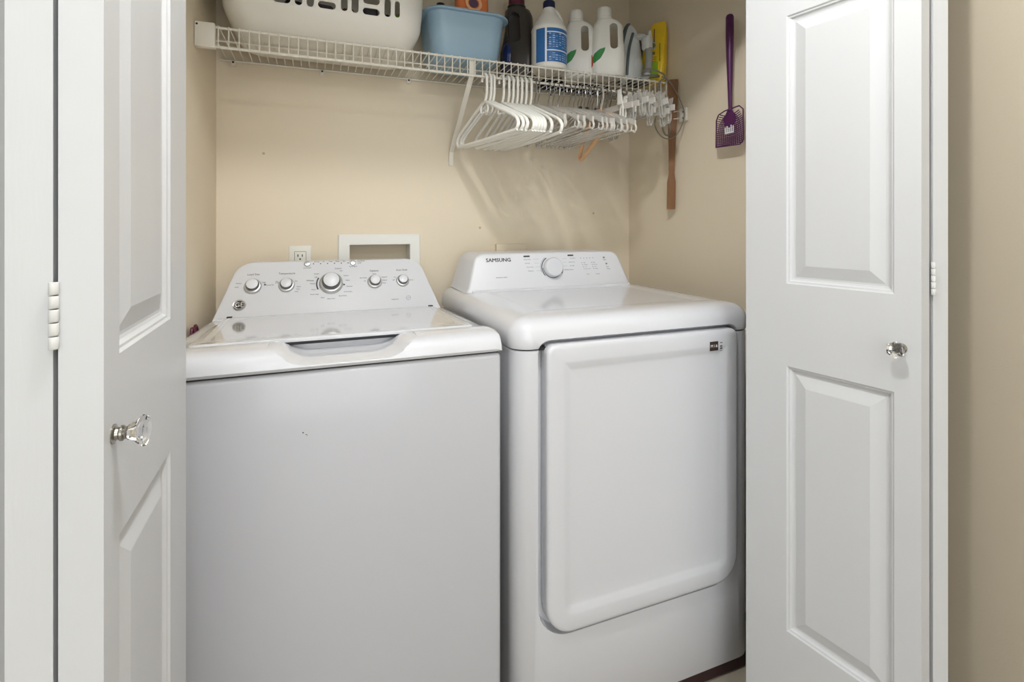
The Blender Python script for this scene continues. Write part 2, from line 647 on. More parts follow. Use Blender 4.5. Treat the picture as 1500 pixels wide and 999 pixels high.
def zl(y): return .9995 - (y - 1.186) * (.9995 - .980) / .449


def lid_ring(ins, dz):
    cx, cy = (LX0 + LX1) / 2, (1.186 + 1.635) / 2
    return [(x, y, zl(y) + dz) for x, y in rrect((LX1 - LX0) / 2 - ins, .2245 - ins, .012, 4, cx, cy)]


loft(bm, [lid_ring(.002, -.006), lid_ring(0, .001), lid_ring(0, .004), lid_ring(.002, .0058), lid_ring(.006, .0065), lid_ring(.016, .0062), lid_ring(.02, .005), lid_ring(.03, .0048)])
part('lid', bm, M_lid, w, ang=30)
bm = bx(-.066, .178, 1.1855, 1.195, .9915, .9975)
part('lid_slot', bm, M_seam, w, False)
for x in (LX0 + .012, LX1 - .012):
    part('hinge_pin', bx(x - .007, x + .007, 1.628, 1.640, .984, .9885, .001), M_seam, w, False)

# console, its sloping face from P0 to P1
P0 = Vector((0, 1.640, .970))
UP = Vector((0, .097, .168)).normalized()
WF = frame(P0, (1, 0, 0), UP)      # x right, y up the face, z out of the face


def console(F, cx, hb, ht, H, rc, yback, zb, flare=0.0, edge=.008):
    def outline(ins):
        pts = []
        L0 = (cx - hb - flare + ins, 0)
        pts.append((cx + hb + flare - ins, 0))
        if flare: pts.append((cx + hb - ins + flare * .3, .012))
        c = (cx + ht - rc, H - rc)
        a_side = math.atan2(H - rc, -(hb - ht)) - math.pi / 2
        for k in range(9):
            a = a_side + (math.pi / 2 - a_side) * k / 8
            pts.append((c[0] + (rc - ins) * math.cos(a), c[1] + (rc - ins) * math.sin(a)))
        c = (cx - ht + rc, H - rc)
        for k in range(9):
            a = math.pi / 2 + (math.pi / 2 - a_side) * k / 8
            pts.append((c[0] + (rc - ins) * math.cos(a), c[1] + (rc - ins) * math.sin(a)))
        if flare: pts.append((cx - hb + ins - flare * .3, .012))
        pts.append(L0)
        return pts
    rings = [[F @ Vector((x, y, 0)) for x, y in outline(edge)], [F @ Vector((x, y, -edge * .3)) for x, y in outline(edge * .3)],
             [F @ Vector((x, y, -edge)) for x, y in outline(0)]]
    back = []
    for x, y in outline(0):
        p = F @ Vector((x, y, 0))
        back.append((p.x, yback, max(zb, p.z - .004)))
    rings.append(back)
    return loft(NB(), rings)


HW = .194
part('console', console(WF, .05, .335, .290, HW, .060, 1.795, .972), M_panel, w, ang=35)
# soft fillet where the console meets the deck
part('console_fillet', tube(NB(), [(WX0 + .024, 1.642, .976), (WX1 - .028, 1.642, .976)], .006, 10), M_panel, w)


def knob(F, x, y, r, parent, big=False):
    M = F @ Matrix.Translation((x, y, 0))
    s = r / .024
    sk = part('knob', lathe(NB(), [(.0245 * s, .0), (.025 * s, .002), (.0235 * s, .007 * s), (.0225 * s, .010 * s), (.0195 * s, .011 * s)], 32, M), M_satin, parent)
    part('knob_collar', lathe(NB(), [(.0195 * s, .0095 * s), (.0192 * s, .013 * s), (.0178 * s, .021 * s), (.0165 * s, .0225 * s)], 32, M), M_collar, sk)
    part('knob_cap', lathe(NB(), [(.0165 * s, .022 * s), (.0162 * s, .0235 * s), (.014 * s, .0245 * s), (.006 * s, .0252 * s)], 32, M), M_panel, sk)


KY = .110
for kx, kr in ((-.182, .0235), (-.089, .0225), (.040, .0345), (.174, .0225), (.264, .0205)):
    knob(WF, kx, KY, kr, w)
for kx in (-.031, .108):
    part('push_button', lathe(NB(), [(.0095, 0), (.0095, .003), (.008, .005), (.003, .0055)], 20, WF @ Matrix.Translation((kx, .181, 0))), M_satin, w)
T = lambda x, y, z=.0003: WF @ Matrix.Translation((x, y, z))
it = []
for s, x in (('Load Size', -.182), ('Temperature', -.089), ('Options', .174), ('Auto Soak', .264)):
    it.append((s, .0088, T(x, KY + .040), 'CENTER'))
it.append(('Colors', .0075, T(.062, KY + .052), 'CENTER'))
it.append(('Whites', .0074, T(-.022, KY + .013), 'CENTER'))
for q in it: part('title_lettering', text_bm([q]), M_ink, w, False)
it = []
sml = .0048
for s, x, y, al in (('Medium', -.212, .012, 'RIGHT'), ('Small', -.220, 0, 'RIGHT'), ('Large', -.158, .013, 'LEFT'), ('Precise Fill', -.146, .003, 'LEFT'),
                    ('Tap', -.1165, .014, 'CENTER'), ('Cold', -.1165, .0095, 'CENTER'), ('Hot', -.066, .013, 'LEFT'), ('Warm', -.061, -.006, 'LEFT'), ('Cool', -.062, -.014, 'LEFT'), ('Cold', -.066, -.022, 'LEFT'),
                    ('Casuals', .004, .036, 'RIGHT'), ('Light', .000, .024, 'RIGHT'), ('Medium', -.006, .002, 'RIGHT'), ('Heavy', -.006, -.018, 'RIGHT'), ('Power Clean', .004, -.034, 'RIGHT'),
                    ('Light', .066, .044, 'LEFT'), ('Medium', .078, .026, 'LEFT'), ('Heavy', .084, .010, 'LEFT'), ('Delicates', .086, -.012, 'LEFT'), ('Drain & Spin', .078, -.030, 'LEFT'),
                    ('Rinse', .020, -.046, 'RIGHT'), ('Bulky Items', .040, -.051, 'CENTER'), ('Speed Wash', .062, -.043, 'LEFT'),
                    ('Extra Rinse', .150, .016, 'RIGHT'), ('Off', .146, .004, 'RIGHT'), ('Fabric', .174, .029, 'CENTER'), ('Deep Fill', .197, .016, 'LEFT'), ('Softener', .198, .005, 'LEFT'), ('Both', .200, -.005, 'LEFT'),
                    ('1 hr', .243, .014, 'RIGHT'), ('Off', .238, .004, 'RIGHT'), ('30 min', .286, .002, 'LEFT')):
    it.append((s, sml, T(x, KY + y), al))
for i, s in enumerate(('Sensing', 'Fill', 'Wash', 'Rinse', 'Spin')):
    it.append((s, .0052, T(-.003 + i * .021, .1875), 'CENTER'))
it += [('Lid Locked', .0052, T(-.031, .167), 'CENTER'), ('Cycle Signal', .0052, T(.108, .168), 'CENTER'), ('Start/Pause', .0052, T(.122, .187), 'LEFT'), ('on/off', .0052, T(.122, .180), 'LEFT'),
       ('energy saver', .0045, T(.235, .046), 'CENTER')]
tag(part('console_lettering', text_bm(it), M_ink, w, False), kind='stuff')
bm = NB()
for i in range(6): rect_on(bm, T(0, 0), -.012 + i * .021, .181, .0035, .003)
for x, y in ((-.149, .005), (.079, -.005)): rect_on(bm, T(0, 0), x, KY + y, .0045, .0045)
arc_on(bm, T(0, 0), .040, KY, .0405, .0445, 150, 205)
tag(part('console_marks', bm, M_ink, w, False), kind='stuff')
bm = arc_on(NB(), T(0, 0), .278, .049, .0068, .0075, 0, 360)
rect_on(bm, T(0, 0), .278, .049, .009, .0008)
part('quality_mark', bm, M_inkg, w, False)
MB_ = WF @ Matrix.Translation((-.214, .052, 0))
bd = part('badge', lathe(NB(), [(.0175, 0), (.0175, .0025), (.0165, .0035), (.0155, .0033)], 32, MB_), M_chrome, w)
part('badge_face', lathe(NB(), [(.0150, .003), (.0150, .0037)], 32, MB_), M_badge, bd)
bm = text_bm([('GE', .019, MB_ @ Matrix.Translation((0, 0, .0039)), 'CENTER')])
arc_on(bm, MB_ @ Matrix.Translation((0, 0, .0038)), 0, 0, .0128, .0137, 0, 360)
for k in range(4): arc_on(bm, MB_ @ Matrix.Translation((0, 0, .0038)), .0105 * math.cos(R(45 + 90 * k)), .0105 * math.sin(R(45 + 90 * k)), .0018, .0024, 0, 320, n=10)
part('badge_lettering', bm, M_chrome, bd, False)
bm = NB()
for px_, pz_, ww, hh in ((-.027, .8355, .0026, .0024), (-.021, .831, .0034, .0012), (-.0195, .8285, .001, .002)):
    rect_on(bm, frame((0, 1.0898, 0), (1, 0, 0), (0, 0, 1)), px_, pz_, ww, hh, .0003)
part('scratch', bm, M_ink, w, False)

# ------------------------------------------------------------------ dryer
DX0, DX1, DY0, DY1 = .424, 1.142, 1.08, 1.80
DC = (DX0 + DX1) / 2
d = thing('clothes_dryer', (DC, 1.45, 0), 'white front-loading clothes dryer with one round dial, right of the washer', 'dryer')


def plan(ins=0.0, rf=.045, rb=.01):
    return rrect((DX1 - DX0) / 2 - ins, (DY1 - DY0) / 2 - ins, [rb, rb, max(.004, rf - ins), max(.004, rf - ins)], 8, DC, (DY0 + DY1) / 2)


ring = lambda ins, z: [(x, y, z) for x, y in plan(ins)]
db = part('cabinet', loft(NB(), [ring(.003, .045), ring(0, .049), ring(0, .953), ring(.003, .956)]), M_enamel, d)


def dr_outline(x0, x1, z0, z1, rt, rb, ins=0.0):
    hw, hd = (x1 - x0) / 2 - ins, (z1 - z0) / 2 - ins
    return rrect(hw, hd, [max(.004, rt - ins), max(.004, rt - ins), max(.004, rb - ins), max(.004, rb - ins)], 8, (x0 + x1) / 2, (z0 + z1) / 2)


cut = NB()
rec = dr_outline(.482, 1.082, .270, .975, .03, .085)
loft(cut, [[(x, 1.05, z) for x, z in rec], [(x, 1.081, z) for x, z in rec], [(x, 1.108, z) for x, z in dr_outline(.482, 1.082, .270, .975, .03, .085, .004)]])
boolean(db, cut)
part('toe_base', bx(DX0 + .03, DX1 - .012, DY0 + .012, DY1 - .03, .006, .046), M_toe, d, False)
for sx in (DX0 + .06, DX1 - .06):
    for sy in (DY0 + .07, DY1 - .07):
        part('foot', lathe(NB(), [(.018, 0), (.02, .004), (.012, .010)], 16, Matrix.Translation((sx, sy, 0))), M_black, d)
part('seam_gasket', loft(NB(), [ring(.004, .955), ring(.004, .962)]), M_seam, d)
tops = [(-.002, .960), (-.004, .966), (-.004, .985), (-.002, 1.000), (.004, 1.012), (.014, 1.022), (.028, 1.0285), (.05, 1.0315), (.085, 1.0325), (.1, 1.0305), (.12, 1.030)]
dt = part('top_panel', loft(NB(), [ring(i, z) for i, z in tops]), M_gloss, d, ang=50)
cut = NB()
rec = dr_outline(.480, 1.086, .90, .9755, .034, .03)
loft(cut, [[(x, 1.05, z) for x, z in dr_outline(.476, 1.090, .90, .9795, .036, .03)], [(x, 1.0755, z) for x, z in dr_outline(.476, 1.090, .90, .9795, .036, .03)], [(x, 1.082, z) for x, z in rec], [(x, 1.108, z) for x, z in rec]])
boolean(dt, cut)
smooth_mesh(dt.data, 50)
# door
da = dict(x0=.4985, x1=1.0735, z0=.285, z1=.9690, rt=.022, rb=.07)
ro = lambda ins, y: [(x, y, z) for x, z in dr_outline(ins=ins, **da)]
dd = part('door', loft(NB(), [ro(.004, 1.106), ro(.0, 1.092), ro(0, 1.070), ro(.0012, 1.0655), ro(.0045, 1.0625), ro(.011, 1.061), ro(.040, 1.0605), ro(.046, 1.061), ro(.058, 1.0655), ro(.066, 1.0668), ro(.10, 1.0665)]), M_enamel, d, ang=60)
FD = frame((0, 1.0604, 0), (1, 0, 0), (0, 0, 1))
part('door_sticker', rect_on(NB(), FD, .987, .9275, .028, .0245), M_sticker, dd, False)
part('door_sticker_print', text_bm([('M I &', .0105, FD @ Matrix.Translation((.987, .9275, .0007)), 'CENTER')]), M_whiteprint, dd, False)
bm = NB()
for i in range(4): rect_on(bm, FD, 1.0095 + (i % 2) * .004, .920 + (i // 2) * .006, .003, .0036)
rect_on(bm, FD, 1.0115, .914, .009, .0008)
rect_on(bm, FD, 1.0115, .935, .008, .002)
part('door_sticker_icons', bm, M_ink, dd, False)
# console
QP = Vector((0, 1.575, 1.030))
QU = Vector((0, .036, .125)).normalized()
DF = frame(QP, (1, 0, 0), QU)
HQ = .132
part('console', console(DF, .765, .305, .284, HQ, .042, 1.79, 1.0305, flare=.012, edge=.009), M_panel, d, ang=45)
part('console_fillet', tube(NB(), [(.470, 1.574, 1.031), (1.060, 1.574, 1.031)], .0065, 10), M_panel, d)
T = lambda x, y, z=.0003: DF @ Matrix.Translation((x, y, z))
KQ = Vector((.767, .074))
MD = DF @ Matrix.Translation((KQ.x, KQ.y, 0))
dk = part('dial', lathe(NB(), [(.0345, 0), (.0345, .004), (.033, .018), (.031, .0205), (.026, .0215), (.012, .0195), (.004, .0192)], 40, MD), M_gloss, d)
bm = arc_on(NB(), T(0, 0), KQ.x, KQ.y, .0385, .0415, 118, 222)
arc_on(bm, T(0, 0), KQ.x, KQ.y, .0440, .0449, 125, 200)
arc_on(bm, T(0, 0), KQ.x, KQ.y, .0385, .0415, -32, -6)
arc_on(bm, T(0, 0), KQ.x, KQ.y, .0345, .0362, 180, 320)
part('dial_ring', bm, M_ink, d, False)
part('lettering', text_bm([('SAMSUNG', .0175, T(.570 + dx_, .106 + dy_, .0003 + .00003 * i_) @ Matrix.Diagonal((1.12, 1, 1, 1)), 'CENTER') for i_, (dx_, dy_) in enumerate(((0, 0), (.0006, 0), (-.0006, 0), (0, .0004), (0, -.0004)))]), M_ink, d, False)
it = [('moisture sensor', .0062, T(.576, .047), 'CENTER')]
part('small_lettering', text_bm(it), M_ink, d, False)
for x in (.674, .844): part('heading_bar', rect_on(NB(), T(0, 0), x, .117, .023, .0052), M_ink, d, False)
it = []
for i, s in enumerate(('Heavy Duty', 'Normal', 'Perm Press', 'Delicates')):
    it.append((s, .0055, T(.662 + .004 * i, .106 - .0135 * i), 'LEFT'))
for i, s in enumerate(('Time Dry', 'Quick Dry', 'Air Fluff', 'Wrinkle Release')):
    it.append((s, .0055, T(.862 - .004 * i, .106 - .0135 * i), 'RIGHT'))
for i, s in enumerate(('High', 'Medium', 'Low', 'Extra Low')): it.append((s, .0048, T(.892 + .002 * i, .089 - .0075 * i), 'LEFT'))
for i, s in enumerate(('More', 'Normal', 'Less', 'Damp')): it.append((s, .0048, T(.931 + .002 * i, .089 - .0075 * i), 'LEFT'))
it += [('Temp', .005, T(.905, .047), 'CENTER'), ('Dryness', .005, T(.945, .047), 'CENTER'), ('Signal', .006, T(.982, .098), 'CENTER'), ('Start', .006, T(.990, .072), 'CENTER'), ('Pause', .006, T(.993, .064), 'CENTER')]
tag(part('dial_lettering', text_bm(it), M_inkg, d, False), kind='stuff')
bm = NB()
for i in range(4):
    rect_on(bm, T(0, 0), .8865 + .002 * i, .089 - .0075 * i, .0026, .0026)
    rect_on(bm, T(0, 0), .9255 + .002 * i, .089 - .0075 * i, .0026, .0026)
for i in range(5): rect_on(bm, T(0, 0), .884 + .0125 * i, .106, .0024, .0032)
for sgn in (-1, 1):
    pass
for i in range(8):
    y = (.106 - .0135 * (i % 4))
    if i < 4: rect_on(bm, T(0, 0), .708 + .002 * i, y, .022 - .002 * i, .0005)
    else: rect_on(bm, T(0, 0), .818, y, .016, .0005)
rect_on(bm, T(0, 0), .980, .106, .008, .006)
rect_on(bm, T(0, 0), .987, .083, .007, .006)
tag(part('indicator_marks', bm, M_inkg, d, False), kind='stuff')

# ------------------------------------------------------------------ things on the back wall
outl_t = thing('wall_outlet', (-.056, YB, 1.11), 'ivory wall outlet on the back wall above the washer console', 'outlet')
part('cover_plate', bx(-.092, -.021, YB - .006, YB, 1.065, 1.179, .003), M_plate, outl_t)
part('receptacle', bx(-.0735, -.0385, YB - .0078, YB - .005, 1.085, 1.158, .001), M_plate, outl_t)
bm = NB()
FO = frame((0, YB - .0079, 0), (1, 0, 0), (0, 0, 1))
for z in (1.145, 1.10):
    rect_on(bm, FO, -.0635, z, .003, .009)
    rect_on(bm, FO, -.0495, z, .003, .008)
    rect_on(bm, FO, -.0565, z - .012, .005, .005)
for x in (-.0742, -.0378): rect_on(bm, FO, x, 1.1215, .001, .074)
for z in (1.084, 1.159): rect_on(bm, FO, -.056, z, .0365, .001)
part('receptacle_slots', bm, M_seam, outl_t, False)

hb = thing('washer_hookup_box', (.214, YB, 1.02), 'white recessed washer hookup box on back wall behind the washer console', 'wall box')
bm = NB()
outer = [(.068, 1.217), (.360, 1.217), (.360, .985), (.068, .985)]
inner = [(.107, 1.180), (.322, 1.180), (.322, 1.024), (.107, 1.024)]
loft(bm, [[(x, YB - .0005, z) for x, z in outer], [(x, YB - .007, z) for x, z in outer], [(x + (.003 if x < .2 else -.003), YB - .010, z + (-.003 if z > 1.1 else .003)) for x, z in outer],
          [(x, YB - .009, z) for x, z in inner], [(x, YB + .085, z) for x, z in inner]], cap0=False, cap1=False)
part('box_frame', bm, M_box, hb, False)
part('box_lining', bx(.1075, .3215, YB + .078, YB + .084, 1.025, 1.180), M_wall, hb, False)
for x, rgb in ((.165, None), (.265, None)):
    part('water_valve', lathe(NB(), [(.012, 1.026), (.012, 1.06), (.016, 1.062), (.016, 1.07), (.004, 1.072)], 16, Matrix.Translation((x, YB + .04, 0))), M_nickel, hb)

do = thing('dryer_outlet', (.722, YB, 1.10), 'beige painted outlet cover on back wall behind the dryer console', 'outlet')
part('cover_plate', bx(.660, .784, YB - .022, YB, 1.03, 1.176, .003), M_wall, do)
part('receptacle', lathe(NB(), [(.03, 0), (.03, .003), (.027, .004)], 24, frame((.722, YB - .0225, 1.09), (1, 0, 0), (0, 0, 1))), M_wall, do)

# dark supply hose peeking between washer and left wall
pts = spline([(-.3005, 1.60, .80), (-.3005, 1.575, .93), (-.3, 1.555, .975), (-.3, 1.535, .985), (-.3, 1.52, .962), (-.3, 1.50, .985), (-.3005, 1.49, .93), (-.3005, 1.47, .6), (-.3005, 1.47, .01)], 6)
tag(part('power_cord', tube(NB(), pts, .004, 8), M_maroon, None, loc=(-.3005, 1.47, .006)), 'thin dark red cord squeezed between washer and left wall', 'cord')

# ------------------------------------------------------------------ wire shelf
SX0, SX1, SYF, SYB, SZ, SZL = -.300, 1.255, 1.590, 1.892, 1.800, 1.742
sh = thing('wire_shelf', ((SX0 + SX1) / 2, SYB, SZ), 'white wire shelf with hanging lip across the closet above both machines', 'shelf')
for nm, y, z, r in (('top_rod', SYF, SZ - .0045, .0034), ('hanging_rod', SYF, SZL, .0042), ('middle_rod', 1.70, SZ - .0045, .0028), ('back_rod', SYB, SZ - .0045, .0034)):
    part(nm, tube(NB(), [(SX0, y, z), (SX1, y, z)], r, 10), M_wire, sh)
wp = [(0, SYB + .003, SZ), (0, SYF + .002, SZ), (0, SYF - .0035, SZ - .0015), (0, SYF - .0055, SZ - .006), (0, SYF - .0055, SZL - .004)]
bm = tube(NB(), wp, .0019, 6)
bmesh.ops.translate(bm, verts=bm.verts, vec=(sh.location.x, 0, 0))
w0 = part('deck_wire', bm, M_wire, sh)
n = int((SX1 - SX0 - .03) / .0254)
for i in range(n + 1):
    x = -.255 + (i - 1) * .0254 - sh.location.x
    if i == 0: w0.location.x = x
    else: copy_part(w0, sh, (x, 0, 0))
part('end_sleeve', bx(XL + .0005, -.262, SYF - .012, SYF + .010, SZL - .006, SZ + .004, .003), M_wire, sh)
part('sleeve_screw', lathe(NB(), [(.003, 0), (.002, .001)], 10, frame((-.305, SYF - .0121, SZ - .004), (1, 0, 0), (0, 0, 1))), M_seam, sh)
for x in (-.261, .015, .317, .62, .90, 1.17):
    c = part('wall_clip', bx(x - .007, x + .007, SYB - .004, YB - .0005, SZ - .022, SZ - .003, .002), M_wire, sh)
    part('clip_screw', lathe(NB(), [(.0035, 0), (.0025, .0015)], 10, frame((x, SYB - .0045, SZ - .010), (1, 0, 0), (0, 0, 1))), M_seam, c)
# diagonal brace
bm = NB()
loft(bm, [[(.475 - .0085, 1.597, 1.802), (.475 + .0085, 1.597, 1.802), (.475 + .0085, 1.601, 1.804), (.475 - .0085, 1.601, 1.804)],
          [(.475 - .0085, 1.600, 1.745), (.475 + .0085, 1.600, 1.745), (.475 + .0085, 1.604, 1.745), (.475 - .0085, 1.604, 1.745)],
          [(.479 - .0085, 1.886, 1.530), (.479 + .0085, 1.886, 1.530), (.479 + .0085, 1.890, 1.532), (.479 - .0085, 1.890, 1.532)],
          [(.479 - .0085, 1.894, 1.480), (.479 + .0085, 1.894, 1.480), (.479 + .0085, 1.8985, 1.480), (.479 - .0085, 1.8985, 1.480)]])
br = part('brace', bm, M_wire, sh, ang=20)
part('brace_screw', lathe(NB(), [(.0035, 0), (.0025, .0015)], 10, frame((.479, 1.8935, 1.495), (1, 0, 0), (0, 0, 1))), M_seam, br)
# rod bracket at the right end
rb = part('end_bracket', bx(1.278, XR - .0005, 1.515, 1.553, 1.640, 1.690, .002), M_wire, sh)
bm = tube(NB(), [(1.284, 1.540, 1.682), (1.25, 1.60, 1.682), (1.225, 1.62, 1.682)], .002, 6)
tube(bm, [(1.284, 1.540, 1.655), (1.25, 1.60, 1.655), (1.225, 1.62, 1.655)], .002, 6)
part('bracket_wire', bm, M_wire, rb)
for z in (1.675, 1.652):
    part('bracket_screw', lathe(NB(), [(.0035, 0), (.0025, .0015)], 10, frame((1.2775, 1.53, z), (0, -1, 0), (0, 0, 1))), M_seam, rb)

TOPZ = SZ + .0022

# ------------------------------------------------------------------ laundry basket
BX, BYC = .030, 1.722
bk = thing('laundry_basket', (BX, BYC, TOPZ), 'off-white plastic laundry basket with slotted sides at the left end of shelf', 'laundry basket')


def bring(hw, y0, y1, z, r):
    return [(x, y, TOPZ + z) for x, y in rrect(hw, (y1 - y0) / 2, r, 6, BX, (y0 + y1) / 2)]


outer = [bring(.225, 1.632, 1.832, 0, .05), bring(.240, 1.618, 1.840, .002, .055), bring(.252, 1.607, 1.846, .012, .06), bring(.262, 1.590, 1.852, .030, .065), bring(.275, 1.575, 1.860, .052, .07), bring(.282, 1.567, 1.866, .075, .075),
         bring(.286, 1.562, 1.872, .12, .08), bring(.296, 1.550, 1.882, .255, .085), bring(.303, 1.540, 1.888, .262, .09), bring(.303, 1.540, 1.888, .270, .09)]
inn = [bring(.2925, 1.552, 1.880, .270, .082), bring(.2825, 1.566, 1.868, .12, .077), bring(.2785, 1.571, 1.862, .075, .072), bring(.258, 1.596, 1.848, .032, .06), bring(.235, 1.625, 1.834, .006, .05)]
bo = part('basket_body', loft(NB(), outer + inn), M_basket, bk, ang=40)


def slot(cx, z0, z1, wd):
    """rounded slot prism through the front wall, outline in xz"""
    h = z1 - z0
    r = min(wd, h) / 2 - .0002
    o = rrect(wd / 2, h / 2, r, 4, cx, (z0 + z1) / 2)
    return [[(x, 1.52, z) for x, z in o], [(x, 1.63, z) for x, z in o]]


cut = NB()
slots = [(.0255, 1.882, 1.902, .049), (.0735, 1.883, 1.985, .019), (.104, 1.882, 1.985, .020), (.1505, 1.882, 1.902, .049), (.1505, 1.913, 1.935, .049), (.1985, 1.884, 1.936, .019), (.2275, 1.886, 1.934, .0155),
         (-.020, 1.881, 1.985, .020), (-.051, 1.881, 1.985, .020), (-.095, 1.881, 1.902, .046), (-.095, 1.913, 1.935, .046), (-.142, 1.884, 1.936, .018), (-.170, 1.886, 1.934, .0155),
         (.0255, 1.913, 1.935, .049), (.0255, 1.946, 1.968, .049), (.1505, 1.946, 1.968, .049), (-.095, 1.946, 1.968, .046)]
slots = [s for s in slots if s[0] > -.13]
for s in slots: loft(cut, slot(*s))
boolean(bo, cut)


def lump(cx, cy, cz, sx, sy, sz, seed):
    rnd = random.Random(seed)
    bm = NB()
    bmesh.ops.create_icosphere(bm, subdivisions=3, radius=1.0)
    ph = [rnd.uniform(0, 6) for _ in range(6)]
    for v in bm.verts:
        p = v.co
        q = Vector((math.copysign(abs(p.x) ** .5, p.x), math.copysign(abs(p.y) ** .55, p.y), math.copysign(abs(p.z) ** .6, p.z)))
        k = 1 + .06 * math.sin(7 * p.z + ph[0] + 3 * p.x) + .05 * math.sin(9 * p.x + ph[1]) * math.cos(6 * p.y + ph[2])
        v.co = Vector((cx + q.x * sx * k, cy + q.y * sy * k, cz + q.z * sz * k))
    return bm


for i, (cx, cz, sx, sz, mk, nm, lb) in enumerate((
        (.205, 1.874, .017, .058, 'black', 'folded_garment', 'black folded garment behind the right slots of the laundry basket'),
        (.242, 1.874, .014, .058, 'green', 'folded_garment', 'green folded garment at the right end inside the laundry basket'),
        (.087, 1.874, .026, .058, 'wine', 'folded_garment', 'dark red ribbed garment in the middle of the laundry basket'),
        (.151, 1.842, .030, .028, 'taupe', 'folded_garment', 'taupe folded garment low behind the basket slots, under a black and white one'),
        (.151, 1.911, .030, .030, 'streak', 'folded_garment', 'black and white garment lying on the taupe one in the basket'),
        (.0205, 1.874, .032, .058, 'streak', 'folded_garment', 'black and white garment left of the dark red one in the basket'),
        (-.060, 1.874, .038, .058, 'black', 'folded_garment', 'black garment towards the left end of the laundry basket'))):
    y = 1.70
    tag(part(nm, lump(cx, y, cz, sx, .075, sz, i), M_cloth[mk], None, ang=180, loc=(cx, y, cz - sz)), lb, 'garment')

# ------------------------------------------------------------------ blue tub and what is in it
tb = thing('plastic_tub', (.468, 1.735, TOPZ), 'light blue plastic tub right of the laundry basket on the shelf', 'tub')


def tring(hw, hd, z, r): return [(x, y, TOPZ + z) for x, y in rrect(hw, hd, r, 7, .475, 1.735)]


bm = loft(NB(), [tring(.098, .080, 0, .035), tring(.108, .090, .004, .042), tring(.117, .099, .018, .048), tring(.134, .113, .150, .055), tring(.136, .114, .156, .056), tring(.148, .124, .157, .065), tring(.150, .126, .162, .067), tring(.147, .124, .166, .065),
                 tring(.133, .111, .164, .053), tring(.114, .096, .02, .046), tring(.100, .082, .006, .036)])
part('tub_body', bm, M_tub, tb, ang=40)
bm = tube(NB(), [(x, y, TOPZ + .160) for x, y in rrect(.149, .125, .066, 7, .475, 1.735)], .0035, 8, closed=True)
part('tub_rim', bm, M_tub, tb)

op = thing('refill_pouch', (.510, 1.72, TOPZ + .008), 'orange refill pouch with a swirl print standing in the blue tub', 'pouch')
pr = [(.060, .030, 0), (.064, .034, .03), (.062, .032, .12), (.061, .030, .20), (.059, .018, .25), (.058, .004, .28), (.058, .002, .295)]
part('pouch_body', loft(NB(), [[(x, y, TOPZ + .008 + z) for x, y in rrect(a, b2, b2 * .95, 5, .510, 1.72)] for a, b2, z in pr]), M_orange, op)
FP = frame((.508, 1.6875, TOPZ + .222), (1, 0, 0), (0, .16, .987))
bm = arc_on(NB(), FP, 0, 0, .020, .030, 0, 360)
part('swirl_print', bm, mat('pale_orange_print', (242, 186, 140), .4), op, False)
part('center_print', lathe(NB(), [(.016, .0), (.016, .001)], 24, FP), mat('plum_print', (96, 72, 92), .4), op, False)
dk2 = thing('spray_bottle', (.395, 1.72, TOPZ + .008), 'dark brown bottle at the left end inside the blue tub', 'bottle')
part('bottle_body', lathe(NB(), [(.026, 0), (.028, .004), (.028, .12), (.022, .15), (.014, .165)], 20, Matrix.Translation((.398, 1.72, TOPZ + .008))), M_detergent, dk2)
part('cap', lathe(NB(), [(.015, .165), (.015, .205), (.013, .208)], 20, Matrix.Translation((.398, 1.72, TOPZ + .008))), M_black, dk2)

# ------------------------------------------------------------------ bottles
VR = R(-27)


def xf(bm, loc, rz):
    bm.transform(Matrix.Translation(loc) @ Matrix.Rotation(rz, 4, 'Z'))
    return bm


def jug(name, loc, rz, label, cat, prof, m, mcap, hole, cap, group=None, through=True):
    """prof: (hw, hd, x offset, z, corner ratio)"""
    t = thing(name, loc, label, cat, group)
    rings = [[(x, y, z) for x, y in rrect(hw, hd, min(hw, hd) * cr, 6, ox, 0)] for hw, hd, ox, z, cr in prof]
    o = part('bottle_body', xf(loft(NB(), rings), loc, rz), m, t, ang=50)
    if hole:
        cx, z0, z1, hw, lean = hole
        out = [(x + lean * (z - (z0 + z1) / 2), z) for x, z in rrect(hw, (z1 - z0) / 2, hw * .95, 6, cx, (z0 + z1) / 2)]
        c = loft(NB(), [[(x, -.12, z) for x, z in out], [(x, .12 if through else -.004, z) for x, z in out]])
        boolean(o, xf(c, loc, rz))
        smooth_mesh(o.data, 50)
    cr, cz0, cz1, cx = cap
    prof2 = [(cr, cz0), (cr * 1.02, cz0 + .003), (cr, cz1 - .004), (cr * .93, cz1), (cr * .4, cz1 + .0005)]
    part('cap', xf(lathe(NB(), prof2, 28, Matrix.Translation((cx, 0, 0))), loc, rz), mcap, t)
    part('neck_ring', xf(lathe(NB(), [(cr * 1.08, cz0 - .006), (cr * 1.16, cz0 - .003), (cr * 1.08, cz0)], 28, Matrix.Translation((cx, 0, 0))), loc, rz), m, t)
    return t


